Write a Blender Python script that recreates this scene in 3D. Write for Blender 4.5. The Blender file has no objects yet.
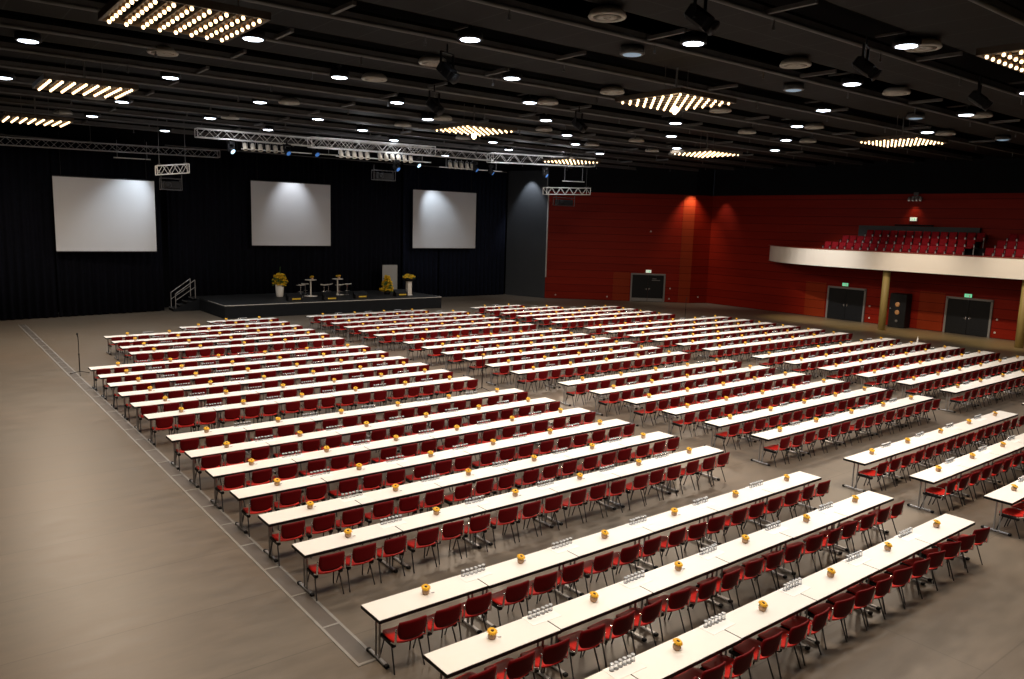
import bpy, math, random
import numpy as np
from mathutils import Vector, Matrix

random.seed(7)
S = bpy.context.scene
COL = S.collection
PI = math.pi

# ------------------------------------------------------------------ helpers
class MB:
    """collects shapes and links them as ONE mesh object"""
    def __init__(self):
        self.v = []; self.f = []; self.m = []; self.s = []
    def add(self, vs, fs, mi=0, smooth=False, M=None):
        o = len(self.v)
        if M is not None:
            vs = [tuple(M @ Vector(p)) for p in vs]
        self.v += [tuple(p) for p in vs]
        for f in fs:
            self.f.append(tuple(i + o for i in f)); self.m.append(mi); self.s.append(smooth)
        return self
    def box(self, c, s, mi=0, M=None, bev=0.0):
        x, y, z = c; a, b, d = s[0] / 2, s[1] / 2, s[2] / 2
        if bev <= 0:
            vs = [(x+i*a, y+j*b, z+k*d) for k in (-1, 1) for j in (-1, 1) for i in (-1, 1)]
            fs = [(0, 2, 3, 1), (4, 5, 7, 6), (0, 1, 5, 4), (2, 6, 7, 3), (0, 4, 6, 2), (1, 3, 7, 5)]
            return self.add(vs, fs, mi, False, M)
        e = min(bev, a * .9, b * .9, d * .9)
        rings = [(-d, a - e, b - e), (-d + e, a, b), (d - e, a, b), (d, a - e, b - e)]
        vs = []
        for (dz, aa, bb) in rings:
            ca, cb = aa - e * .7, bb - e * .7
            for (px, py) in ((-aa, -cb), (-ca, -bb), (ca, -bb), (aa, -cb), (aa, cb), (ca, bb), (-ca, bb), (-aa, cb)):
                vs.append((x + px, y + py, z + dz))
        fs = [tuple(range(7, -1, -1)), tuple(range(24, 32))]
        for r in range(3):
            for k in range(8):
                k2 = (k + 1) % 8
                fs.append((r*8+k, r*8+k2, (r+1)*8+k2, (r+1)*8+k))
        return self.add(vs, fs, mi, False, M)
    def tube(self, p0, p1, r, n=8, mi=0, r1=None, M=None):
        p0 = Vector(p0); p1 = Vector(p1); r1 = r if r1 is None else r1
        d = (p1 - p0).normalized()
        a = d.orthogonal().normalized(); b = d.cross(a)
        vs = []
        for p, rr in ((p0, r), (p1, r1)):
            for i in range(n):
                t = 2 * PI * i / n
                vs.append(tuple(p + a * (rr * math.cos(t)) + b * (rr * math.sin(t))))
        fs = [(i, (i+1) % n, n + (i+1) % n, n + i) for i in range(n)]
        self.add(vs, fs, mi, n > 4, M)
        self.add(vs, [tuple(range(n-1, -1, -1)), tuple(range(n, 2*n))], mi, False, M)
        return self
    def lathe(self, prof, n=12, mi=0, c=(0, 0, 0), M=None, smooth=True):
        vs = []; fs = []
        for (r, z) in prof:
            for i in range(n):
                t = 2 * PI * i / n
                vs.append((c[0] + r * math.cos(t), c[1] + r * math.sin(t), c[2] + z))
        for k in range(len(prof) - 1):
            for i in range(n):
                j = (i + 1) % n
                fs.append((k*n+i, k*n+j, (k+1)*n+j, (k+1)*n+i))
        fs.append(tuple(range(n - 1, -1, -1))); fs.append(tuple(range((len(prof)-1)*n, len(prof)*n)))
        return self.add(vs, fs, mi, smooth, M)
    def shell(self, fn, nu, nv, th, mi=0, M=None, smooth=True):
        """fn(u,v) with u,v in 0..1 gives a point; a sheet of thickness th"""
        P = [[Vector(fn(i / nu, j / nv)) for j in range(nv + 1)] for i in range(nu + 1)]
        N = [[None] * (nv + 1) for _ in range(nu + 1)]
        for i in range(nu + 1):
            for j in range(nv + 1):
                du = P[min(i+1, nu)][j] - P[max(i-1, 0)][j]; dv = P[i][min(j+1, nv)] - P[i][max(j-1, 0)]
                n = du.cross(dv)
                N[i][j] = n.normalized() if n.length > 1e-9 else Vector((0, 0, 1))
        w = nv + 1; tot = (nu + 1) * w
        vs = [tuple(P[i][j]) for i in range(nu+1) for j in range(w)] + [tuple(P[i][j] - N[i][j] * th) for i in range(nu+1) for j in range(w)]
        fs = []
        for i in range(nu):
            for j in range(nv):
                a, b, c, d = i*w+j, (i+1)*w+j, (i+1)*w+j+1, i*w+j+1
                fs.append((a, b, c, d)); fs.append((tot+d, tot+c, tot+b, tot+a))
        for i in range(nu):
            for j in (0, nv):
                a, b = i*w+j, (i+1)*w+j
                fs.append((a, a+tot, b+tot, b) if j == 0 else (a, b, b+tot, a+tot))
        for j in range(nv):
            for i in (0, nu):
                a, b = i*w+j, i*w+j+1
                fs.append((a, b, b+tot, a+tot) if i == 0 else (a, a+tot, b+tot, b))
        return self.add(vs, fs, mi, smooth, M)
    def mesh(self, name, mats):
        me = bpy.data.meshes.new(name)
        me.from_pydata(self.v, [], self.f)
        for m in (mats if isinstance(mats, (list, tuple)) else [mats]):
            me.materials.append(m)
        me.polygons.foreach_set('material_index', self.m)
        me.polygons.foreach_set('use_smooth', self.s)
        me.update()
        return me
    def build(self, name, mats, parent=None):
        return link(name, self.mesh(name, mats), parent)

def link(name, me, parent=None):
    o = bpy.data.objects.new(name, me); COL.objects.link(o)
    if parent is not None: o.parent = parent
    return o

def tag(o, label=None, cat=None, group=None, kind=None):
    if label: o['label'] = label
    if cat: o['category'] = cat
    if group: o['group'] = group
    if kind: o['kind'] = kind
    return o

def empty(name, loc=(0, 0, 0), rz=0.0, label=None, cat=None, group=None):
    o = bpy.data.objects.new(name, None); COL.objects.link(o)
    o.empty_display_size = .1
    o.location = loc; o.rotation_euler = (0, 0, rz)
    return tag(o, label, cat, group)

KIDS = {}
def kids(o):
    if o.name not in KIDS: KIDS[o.name] = list(o.children)
    return KIDS[o.name]

def copy_tree(o, parent=None):
    c = o.copy(); COL.objects.link(c)
    if parent is not None: c.parent = parent
    for ch in kids(o): copy_tree(ch, c)
    return c

class Proto:
    """the first use takes the thing itself, every later use a copy with copies of its parts"""
    def __init__(self, root): self.root = root; self.used = False
    def put(self, loc, rz=0.0, label=None, group=None, cat=None):
        if not self.used: self.used = True; o = self.root; snapshot(o)
        else: o = copy_tree(self.root)
        o.location = loc; o.rotation_euler = (0, 0, rz)
        return tag(o, label, cat, group)
def snapshot(o):
    for ch in kids(o): snapshot(ch)

def struct(name, mb, mat):
    return tag(mb.build(name, mat), kind='structure')

ORD = ['zeroth', 'first', 'second', 'third', 'fourth', 'fifth', 'sixth', 'seventh', 'eighth', 'ninth', 'tenth', 'eleventh', 'twelfth',
       'thirteenth', 'fourteenth', 'fifteenth', 'sixteenth', 'seventeenth', 'eighteenth', 'nineteenth', 'twentieth']

# ------------------------------------------------------------------ materials
def mat(name, col, rough=.6, metal=0.0, spec=.5, emit=None, estr=0.0, noise=None, bump=0.0, coat=0.0):
    m = bpy.data.materials.new(name); m.use_nodes = True
    nt = m.node_tree; b = nt.nodes['Principled BSDF']
    b.inputs['Base Color'].default_value = (*col, 1); b.inputs['Roughness'].default_value = rough
    b.inputs['Metallic'].default_value = metal; b.inputs['Specular IOR Level'].default_value = spec
    if coat: b.inputs['Coat Weight'].default_value = coat
    if emit:
        b.inputs['Emission Color'].default_value = (*emit, 1); b.inputs['Emission Strength'].default_value = estr
        m.cycles.emission_sampling = 'NONE'
    if noise:
        sc, amt = noise
        tc = nt.nodes.new('ShaderNodeTexCoord'); nz = nt.nodes.new('ShaderNodeTexNoise')
        nz.inputs['Scale'].default_value = sc; nz.inputs['Detail'].default_value = 4
        nt.links.new(tc.outputs['Object'], nz.inputs['Vector'])
        mx = nt.nodes.new('ShaderNodeMix'); mx.data_type = 'RGBA'
        mx.inputs[6].default_value = (*[c * (1 - amt) for c in col], 1); mx.inputs[7].default_value = (*[min(1, c * (1 + amt)) for c in col], 1)
        nt.links.new(nz.outputs['Fac'], mx.inputs[0]); nt.links.new(mx.outputs[2], b.inputs['Base Color'])
        if bump:
            bp = nt.nodes.new('ShaderNodeBump'); bp.inputs['Strength'].default_value = bump; bp.inputs['Distance'].default_value = .01
            nt.links.new(nz.outputs['Fac'], bp.inputs['Height']); nt.links.new(bp.outputs['Normal'], b.inputs['Normal'])
    return m

def floor_mat():
    m = bpy.data.materials.new('floor_linoleum'); m.use_nodes = True
    nt = m.node_tree; N = nt.nodes; L = nt.links; b = N['Principled BSDF']
    tc = N.new('ShaderNodeTexCoord')
    n1 = N.new('ShaderNodeTexNoise'); n1.inputs['Scale'].default_value = .22; n1.inputs['Detail'].default_value = 3
    n2 = N.new('ShaderNodeTexNoise'); n2.inputs['Scale'].default_value = 2.2; n2.inputs['Detail'].default_value = 6; n2.inputs['Roughness'].default_value = .65
    mp = N.new('ShaderNodeMapping'); mp.inputs['Scale'].default_value = (.45, 1.6, 1)
    L.new(tc.outputs['Object'], n1.inputs['Vector']); L.new(tc.outputs['Object'], mp.inputs['Vector']); L.new(mp.outputs['Vector'], n2.inputs['Vector'])
    r1 = N.new('ShaderNodeMix'); r1.data_type = 'RGBA'
    r1.inputs[6].default_value = (.142, .102, .072, 1); r1.inputs[7].default_value = (.142, .129, .106, 1)
    L.new(n1.outputs['Fac'], r1.inputs[0])
    cr = N.new('ShaderNodeValToRGB'); cr.color_ramp.elements[0].position = .3; cr.color_ramp.elements[1].position = .72
    cr.color_ramp.elements[0].color = (.80, .80, .80, 1); cr.color_ramp.elements[1].color = (1.12, 1.1, 1.08, 1)
    L.new(n2.outputs['Fac'], cr.inputs['Fac'])
    mu = N.new('ShaderNodeMix'); mu.data_type = 'RGBA'; mu.blend_type = 'MULTIPLY'; mu.inputs[0].default_value = 1
    L.new(r1.outputs[2], mu.inputs[6]); L.new(cr.outputs['Color'], mu.inputs[7])
    # seams of the sheets, running across the hall
    br = N.new('ShaderNodeTexBrick'); br.inputs['Scale'].default_value = 1; br.inputs['Brick Width'].default_value = 14.0; br.inputs['Row Height'].default_value = 2.0
    br.inputs['Mortar Size'].default_value = .012; br.inputs['Color1'].default_value = (1, 1, 1, 1); br.inputs['Color2'].default_value = (.95, .95, .95, 1); br.inputs['Mortar'].default_value = (.72, .72, .72, 1)
    L.new(tc.outputs['Object'], br.inputs['Vector'])
    m2 = N.new('ShaderNodeMix'); m2.data_type = 'RGBA'; m2.blend_type = 'MULTIPLY'; m2.inputs[0].default_value = 1
    L.new(mu.outputs[2], m2.inputs[6]); L.new(br.outputs['Color'], m2.inputs[7])
    L.new(m2.outputs[2], b.inputs['Base Color'])
    rr = N.new('ShaderNodeMapRange'); rr.inputs[3].default_value = .30; rr.inputs[4].default_value = .48
    L.new(n2.outputs['Fac'], rr.inputs[0]); L.new(rr.outputs[0], b.inputs['Roughness'])
    b.inputs['Specular IOR Level'].default_value = .45
    return m

def planks_mat(name, col, col2, horizontal=True, h=.6):
    """stained timber boards, joints every h metres up the wall"""
    m = bpy.data.materials.new(name); m.use_nodes = True
    nt = m.node_tree; N = nt.nodes; L = nt.links; b = N['Principled BSDF']
    tc = N.new('ShaderNodeTexCoord'); sp = N.new('ShaderNodeSeparateXYZ'); L.new(tc.outputs['Object'], sp.inputs[0])
    dv = N.new('ShaderNodeMath'); dv.operation = 'DIVIDE'; dv.inputs[1].default_value = h; L.new(sp.outputs['Z'], dv.inputs[0])
    fr = N.new('ShaderNodeMath'); fr.operation = 'FRACT'; L.new(dv.outputs[0], fr.inputs[0])
    lt = N.new('ShaderNodeMath'); lt.operation = 'LESS_THAN'; lt.inputs[1].default_value = .05; L.new(fr.outputs[0], lt.inputs[0])
    fl = N.new('ShaderNodeMath'); fl.operation = 'FLOOR'; L.new(dv.outputs[0], fl.inputs[0])
    wn = N.new('ShaderNodeTexWhiteNoise'); wn.noise_dimensions = '1D'; L.new(fl.outputs[0], wn.inputs['W'])
    mp = N.new('ShaderNodeMapping'); mp.inputs['Scale'].default_value = (.35, .35, 6)
    nz = N.new('ShaderNodeTexNoise'); nz.inputs['Scale'].default_value = 1.2; nz.inputs['Detail'].default_value = 5
    L.new(tc.outputs['Object'], mp.inputs[0]); L.new(mp.outputs[0], nz.inputs['Vector'])
    ad = N.new('ShaderNodeMath'); ad.operation = 'MULTIPLY_ADD'; ad.inputs[1].default_value = .35
    L.new(wn.outputs['Value'], ad.inputs[0]); L.new(nz.outputs['Fac'], ad.inputs[2])
    mx = N.new('ShaderNodeMix'); mx.data_type = 'RGBA'; mx.inputs[6].default_value = (*col, 1); mx.inputs[7].default_value = (*col2, 1)
    L.new(ad.outputs[0], mx.inputs[0])
    m2 = N.new('ShaderNodeMix'); m2.data_type = 'RGBA'; m2.inputs[7].default_value = (col[0]*.35, col[1]*.3, col[2]*.3, 1)
    L.new(lt.outputs[0], m2.inputs[0]); L.new(mx.outputs[2], m2.inputs[6]); L.new(m2.outputs[2], b.inputs['Base Color'])
    b.inputs['Roughness'].default_value = .5; b.inputs['Specular IOR Level'].default_value = .08
    return m

def slab_mat():
    m = bpy.data.materials.new('ceiling_panel_black'); m.use_nodes = True
    nt = m.node_tree; N = nt.nodes; L = nt.links; b = N['Principled BSDF']
    tc = N.new('ShaderNodeTexCoord')
    br = N.new('ShaderNodeTexBrick'); br.offset = 0; br.inputs['Scale'].default_value = 1
    br.inputs['Brick Width'].default_value = 1.25; br.inputs['Row Height'].default_value = 9; br.inputs['Mortar Size'].default_value = .02
    br.inputs['Color1'].default_value = (.0048, .0045, .0044, 1); br.inputs['Color2'].default_value = (.0062, .0058, .0056, 1); br.inputs['Mortar'].default_value = (.020, .019, .0185, 1)
    L.new(tc.outputs['Object'], br.inputs['Vector']); L.new(br.outputs['Color'], b.inputs['Base Color'])
    b.inputs['Roughness'].default_value = .7; b.inputs['Specular IOR Level'].default_value = .12
    return m

def glass_mat():
    m = bpy.data.materials.new('tumbler_glass'); m.use_nodes = True
    nt = m.node_tree; N = nt.nodes; L = nt.links; N.remove(N['Principled BSDF'])
    t = N.new('ShaderNodeBsdfTransparent'); t.inputs[0].default_value = (.86, .87, .88, 1)
    g = N.new('ShaderNodeBsdfGlossy'); g.inputs[0].default_value = (.55, .56, .58, 1); g.inputs['Roughness'].default_value = .12
    lw = N.new('ShaderNodeLayerWeight'); lw.inputs['Blend'].default_value = .25
    x = N.new('ShaderNodeMixShader'); L.new(lw.outputs['Facing'], x.inputs[0]); L.new(t.outputs[0], x.inputs[1]); L.new(g.outputs[0], x.inputs[2])
    L.new(x.outputs[0], N['Material Output'].inputs['Surface'])
    return m

M = dict(
    floor=floor_mat(),
    black=mat('matt_black_paint', (.005, .0055, .007), .8, spec=.15, noise=(1.5, .25)),
    upper=mat('black_upper_wall', (.0045, .005, .0065), .8, spec=.12, noise=(.8, .25)),
    void=mat('ceiling_void_black', (.002, .002, .0025), .9, spec=.1),
    slab=slab_mat(),
    rail=mat('grey_rail', (.10, .098, .098), .55, .1, spec=.25, noise=(3, .2)),
    red=planks_mat('red_stained_boards', (.118, .0050, .0020), (.195, .0105, .0030)),
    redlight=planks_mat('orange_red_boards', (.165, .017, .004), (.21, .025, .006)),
    panel=mat('dark_grey_stage_panel', (.040, .045, .052), .6, spec=.2, noise=(.7, .15)),
    curtain=mat('black_navy_velvet', (.0042, .0050, .0100), .9, spec=.1, noise=(4, .3)),
    navy=mat('blue_lit_navy_velvet', (.008, .011, .024), .9, spec=.1, noise=(4, .3)),  # navy cloth, lifted and bluer: a bluish spot's light put into the colour
    screen=mat('projection_fabric', (.55, .57, .61), .8, noise=(.8, .03)),
    blackedge=mat('black_masking', (.01, .01, .012), .7),
    deck=mat('stage_deck_black', (.014, .0155, .0175), .6, spec=.3, noise=(2, .25)),
    skirt=mat('stage_skirt_black', (.0085, .010, .0125), .8, spec=.15, noise=(3, .2)),
    alu=mat('aluminium', (.75, .75, .74), .4, .35, noise=(6, .1)),
    darkalu=mat('dull_aluminium', (.30, .30, .31), .45, .6, noise=(6, .15)),
    chrome=mat('chrome', (.75, .75, .76), .18, 1.0, noise=(9, .05)),
    steel=mat('grey_steel_leg', (.36, .36, .37), .38, .5, noise=(9, .1)),
    darkleg=mat('dark_steel_leg', (.06, .06, .065), .35, .6, noise=(9, .1)),
    top=mat('cream_laminate', (.80, .775, .735), .42, noise=(3, .02)),
    edge=mat('black_table_edge', (.006, .005, .006), .6, spec=.2, noise=(8, .2)),
    plastic=mat('black_plastic', (.006, .006, .007), .55, spec=.25, noise=(8, .2)),
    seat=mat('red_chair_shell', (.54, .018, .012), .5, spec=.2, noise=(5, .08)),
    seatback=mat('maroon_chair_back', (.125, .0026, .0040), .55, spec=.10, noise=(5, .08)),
    pot=mat('brown_wrapped_pot', (.50, .32, .20), .7, noise=(40, .25), bump=.3),
    petal=mat('sunflower_petals', (.88, .47, .010), .6, noise=(60, .15)),
    heart=mat('sunflower_heart', (.055, .018, .008), .85, noise=(90, .4)),
    leaf=mat('green_leaf', (.06, .14, .03), .6, noise=(30, .4)),
    tagm=mat('grey_card_tag', (.33, .32, .33), .6, noise=(20, .1)),
    paper=mat('white_paper', (.88, .865, .84), .7, noise=(10, .01)),
    glass=glass_mat(),
    glassbase=mat('glass_foot_glint', (.52, .54, .57), .15, noise=(20, .03)),  # pale opaque foot: the light caught by thick clear glass, as colour
    white=mat('white_paint', (.72, .70, .66), .5, noise=(1, .04)),
    fascia=mat('balcony_white_fascia', (.80, .74, .66), .5, noise=(.5, .03)),
    cap=mat('red_wood_cap', (.19, .022, .008), .4, noise=(2, .2)),
    pillar=mat('ochre_pillar', (.34, .25, .085), .6, noise=(1, .12)),
    door=mat('dark_grey_door', (.010, .0105, .012), .55, spec=.12, noise=(1, .1)),
    frame=mat('grey_door_frame', (.15, .145, .145), .5, noise=(2, .1)),
    seatcloth=mat('crimson_upholstery', (.18, .0050, .010), .8, spec=.1, noise=(15, .2)),
    disc=mat('off_white_disc', (.30, .285, .25), .6, noise=(2, .05)),
    tape=mat('pale_floor_tape', (.23, .22, .205), .5, noise=(6, .15)),
    cable=mat('taped_cable_cover', (.098, .084, .074), .45, noise=(3, .2)),
    cool=mat('cool_lamp_lens', (.8, .85, 1), .4, emit=(.80, .88, 1.0), estr=9),
    cooldim=mat('dim_lamp_lens', (.3, .4, .5), .4, emit=(.35, .55, .75), estr=.35),
    bulb=mat('warm_bulb', (1, .8, .5), .4, emit=(1.0, .68, .36), estr=5),
    bulbneck=mat('bulb_holder', (.5, .3, .14), .35, .6, noise=(10, .1)),
    brass=mat('bronze_grid', (.10, .075, .055), .45, .4, noise=(5, .2)),
    par=mat('cream_lamp_can', (.60, .54, .45), .5, .1, noise=(4, .1)),
    lens=mat('blue_white_lens', (.4, .6, .8), .2, emit=(.55, .80, 1.0), estr=2.2),
    lensblue=mat('blue_lens', (.05, .15, .4), .2, emit=(.08, .25, .7), estr=.5),
    exit=mat('green_exit_face', (.1, .5, .25), .4, emit=(.22, .75, .42), estr=.9),
    exitpale=mat('pale_exit_face', (.6, .6, .5), .4, emit=(.85, .85, .70), estr=.8),
    greenbox=mat('exit_housing', (.05, .25, .12), .5),
    orange=mat('orange_cone', (.45, .22, .08), .5, noise=(9, .2)),
    yellow=mat('yellow_band', (.62, .42, .03), .6, noise=(20, .25)),
    board=mat('grey_board', (.28, 0.28, .275), .55, noise=(1, .05)),
    bouquet=mat('yellow_blossom', (.85, .52, .02), .6, noise=(40, .35)),
)

# ------------------------------------------------------------------ camera
F_PX = 777.02
cam = bpy.data.cameras.new('camera'); co = bpy.data.objects.new('camera', cam); COL.objects.link(co)
cam.sensor_width = 36.0; cam.lens = F_PX / 1024 * 36.0; cam.clip_end = 200
_p, _y, _r = .149419, .666155, .029958
Fw = Vector((math.sin(_y) * math.cos(_p), math.cos(_y) * math.cos(_p), -math.sin(_p)))
Rt = Vector((math.cos(_y), -math.sin(_y), 0)); Up = Rt.cross(Fw)
R2 = Rt * math.cos(_r) + Up * math.sin(_r); U2 = -Rt * math.sin(_r) + Up * math.cos(_r)
CAM = Vector((-4.766, -11.832, 6.1336))
mw = Matrix.Identity(4)
for i in range(3): mw[i][0], mw[i][1], mw[i][2], mw[i][3] = R2[i], U2[i], -Fw[i], CAM[i]
co.matrix_world = mw
S.camera = co
def px(p):
    d = Vector(p) - CAM; f = d.dot(Fw)
    if f < .1: return None
    return 512 + F_PX * d.dot(R2) / f, 339.5 - F_PX * d.dot(U2) / f
def in_view(p, mx=0):
    q = px(p)
    return q is not None and -mx < q[0] < 1024 + mx and -mx < q[1] < 679 + mx
def dist(p): return (Vector(p) - CAM).length

# ------------------------------------------------------------------ room shell
def quadwall(p0, p1, z0, z1, th, side):
    """upright wall from p0 to p1 (xy); th thick away to side (+1 left of direction)"""
    a = Vector((p0[0], p0[1], 0)); b = Vector((p1[0], p1[1], 0)); d = (b - a).normalized(); n = Vector((-d.y, d.x, 0)) * side * th
    vs = [a, b, b + n, a + n]
    V = [(v.x, v.y, z) for z in (z0, z1) for v in vs]
    fs = [(0, 1, 5, 4), (1, 2, 6, 5), (2, 3, 7, 6), (3, 0, 4, 7), (0, 3, 2, 1), (4, 5, 6, 7)]
    if side < 0: fs = [tuple(reversed(f)) for f in fs]
    m = MB(); m.add(V, fs); return m
ZR, ZC = 8.75, 12.2
struct('floor', MB().box((18, 12, -.15), (66, 64, .3)), M['floor'])
struct('ceiling', MB().box((18, 12, ZC + .1), (66, 64, .2)), M['void'])
struct('wall_back', quadwall((-12, 41.6), (48, 41.6), 0, ZC, .3, 1), M['black'])
struct('wall_left', quadwall((-12, -17), (-12, 41.6), 0, ZC, .3, 1), M['upper'])
struct('wall_rear', quadwall((49, -17), (-12, -17), 0, ZC, .3, 1), M['upper'])
XR = 47.6
struct('wall_right', quadwall((XR, 28.86), (XR, -17), 0, ZR, .5, 1), M['red'])
struct('wall_right_upper', quadwall((XR + .02, 28.86), (XR + .02, -17), ZR, ZC, .5, 1), M['upper'])
A0, A1 = Vector((37.12, 37.25)), Vector((46.05, 29.35))
AD = (A1 - A0).normalized(); AN = Vector((-AD.y, AD.x))          # AN points out of the room
struct('wall_corner', quadwall(A0, A1, 0, ZR, .4, 1), M['red'])
struct('wall_corner_upper', quadwall(A0 + AN * .02, A1 + AN * .02, ZR, ZC, .4, 1), M['upper'])
struct('wall_return', quadwall(A1, (XR, 28.86), 0, ZR, .4, 1), M['red'])
struct('wall_return_upper', quadwall(A1 + Vector((0, .02)), (XR, 28.88), ZR, ZC, .4, 1), M['upper'])
struct('wall_stage_side', quadwall((35.85, 41.0), (37.1, 37.27), 0, 10.4, .25, 1), M['panel'])
struct('wall_stage_side_upper', quadwall((35.87, 41.0), (37.12, 37.29), 10.4, ZC, .25, 1), M['upper'])
# bright edge strip between the stage panel and the red boards, lighter boards beside the doors, far corner strip with its lamp glow put into the colour
tr = MB(); tr.box((37.10, 37.19, 5.2), (.07, .07, 6.9)); struct('trim_1', tr, M['alu'])
def on_corner(s, off=0.0): 
    p = A0 + AD * s - AN * off
    return p
LEN = (A1 - A0).length
struct('trim_2', quadwall(on_corner(LEN - .95, .03), on_corner(LEN - .02, .03), 0, ZR - .02, .03, 1), M['redlight'])  # corner bevel, its lamp-lit tone painted with the lighter boards
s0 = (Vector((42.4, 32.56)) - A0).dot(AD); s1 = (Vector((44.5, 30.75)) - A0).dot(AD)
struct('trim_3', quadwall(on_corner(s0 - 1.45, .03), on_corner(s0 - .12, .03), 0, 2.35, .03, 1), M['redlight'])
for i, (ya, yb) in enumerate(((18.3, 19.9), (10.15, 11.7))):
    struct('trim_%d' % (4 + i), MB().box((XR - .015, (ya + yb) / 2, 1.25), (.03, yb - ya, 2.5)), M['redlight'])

def door_pair(n, origin, rz, width, sign):
    """double door, frame and kick rail in a local frame: x along the wall, -y into the room"""
    t = MB(); w = width; H = 2.2
    t.box((-w/2 - .06, -.05, H/2 + .03), (.12, .12, H + .06)); t.box((w/2 + .06, -.05, H/2 + .03), (.12, .12, H + .06)); t.box((0, -.05, H + .06), (w + .24, .12, .12))
    f = t.build('door_frame_%d' % n, M['frame']); tag(f, kind='structure'); f.location = origin; f.rotation_euler = (0, 0, rz)
    d = empty('door_%d' % n, origin, rz); tag(d, kind='structure')
    for s in (-1, 1):
        lf = MB(); lf.box((s * w / 4, -.03, H / 2 + .01), (w / 2 - .012, .05, H - .02), bev=.006); lf.box((s * w / 4, -.06, .17), (w / 2 - .03, .012, .26), mi=1)
        p = lf.build('door_leaf', [M['door'], M['frame'] if n == 1 else M['door']], d)
        h = MB(); h.tube((s * .10, -.055, 1.05), (s * .10, -.10, 1.05), .012); h.tube((s * .10, -.10, 1.05), (s * .24, -.10, 1.05), .012); h.box((s * .10, -.06, 1.05), (.05, .012, .16))
        h.build('door_handle', M['chrome'], p)
    if sign:
        g = MB(); g.box((w * .20, -.062, H - .30), (w * .13, .012, .06)); g.box((w * .25, -.062, H - .42), (w * .26, .012, .05)); g.build('door_plate', M['frame'], d)
    return d
mid = on_corner((s0 + s1) / 2)
door_pair(1, (mid.x, mid.y, 0), math.atan2(AD.y, AD.x), (s1 - s0) - .2, True)
door_pair(2, (XR, 16.72, 0), -PI/2, 2.6, False)
door_pair(3, (XR, 8.66, 0), -PI/2, 2.5, False)

def exit_sign(loc, rz, label, pale=False):
    e = empty('exit_sign', loc, rz, label, 'sign', 'emergency exit signs')
    b = MB(); b.box((0, -.05, 0), (.46, .09, .25), bev=.012); b.build('sign_housing', M['white'] if pale else M['greenbox'], e)
    f = MB(); f.box((0, -.1, 0), (.42, .012, .21)); fo = f.build('sign_face', M['exitpale'] if pale else M['exit'], e)
    g = MB()      # running figure, door and arrow
    g.lathe([(.0, 0), (.018, .0), (.018, .004), (0, .004)], 8, c=(0, 0, 0), M=Matrix.Translation((-.03, -.108, .07)) @ Matrix.Rotation(PI/2, 4, 'X'))
    g.tube((-.03, -.109, .05), (-.045, -.109, -.005), .012, 6); g.tube((-.045, -.109, -.005), (-.01, -.109, -.04), .01, 6); g.tube((-.01, -.109, -.04), (-.015, -.109, -.08), .009, 6)
    g.tube((-.045, -.109, -.005), (-.08, -.109, -.05), .01, 6); g.tube((-.08, -.109, -.05), (-.11, -.109, -.05), .009, 6); g.tube((-.03, -.109, .04), (.01, -.109, .015), .008, 6); g.tube((-.03, -.109, .04), (-.075, -.109, .03), .008, 6)
    g.box((.09, -.108, -.01), (.07, .006, .15)); g.tube((-.17, -.109, 0), (-.12, -.109, 0), .008, 6)
    g.build('pictogram', M['exit'] if pale else M['white'], fo)
exit_sign((mid.x, mid.y, 2.50), math.atan2(AD.y, AD.x), 'pale exit sign above the grey double door near the far corner', True)
exit_sign((XR, 16.85, 2.50), -PI/2, 'green exit sign above the double door left of the ochre pillar')
exit_sign((XR, 8.75, 2.46), -PI/2, 'bright green exit sign above the double door right of the black cabinet')
exit_sign((XR - .02, 12.6, 7.12), -PI/2, 'small pale exit sign on the red wall above the balcony seats', True)
def socket(loc, rz, label):
    o = empty('wall_socket', loc, rz, label, 'socket', 'wall sockets and switches')
    b = MB(); b.box((0, -.012, 0), (.10, .02, .10), bev=.006); b.build('socket_plate', M['white'], o)
    c = MB(); c.lathe([(.03, 0), (.03, .006), (0, .006)], 10, M=Matrix.Translation((0, -.022, 0)) @ Matrix.Rotation(PI/2, 4, 'X')); c.build('socket_insert', M['frame'], o)
ra = math.atan2(AD.y, AD.x)
for s, z, lb in ((s1 + .45, 1.15, 'switch plate right of the far corner door, upper one'), (s1 + .42, .3, 'socket plate right of the far corner door, near the floor'),
                 (s0 - 1.9, .3, 'socket plate low on red wall left of the far corner door'), (s0 + 1.4, 5.75, 'small white fitting high on the red corner wall'), (.9, .3, 'white socket low on red wall beside the stage panel')):
    p = on_corner(s, .0); socket((p.x, p.y, z), ra, lb)
for y, z, lb in ((15.0, 1.15, 'switch plate right of the door left of the pillar'), (14.95, .35, 'socket low on red wall right of the door left of the pillar'),
                 (7.0, 1.15, 'switch plate right of the door by the frame edge'), (7.05, .35, 'socket low on red wall right of the last door')):
    socket((XR, y, z), -PI/2, lb)
socket((46.8, 29.12, .5), math.atan2(28.86 - 29.35, XR - 46.05), 'small grey fitting low on the dark return wall')

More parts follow.
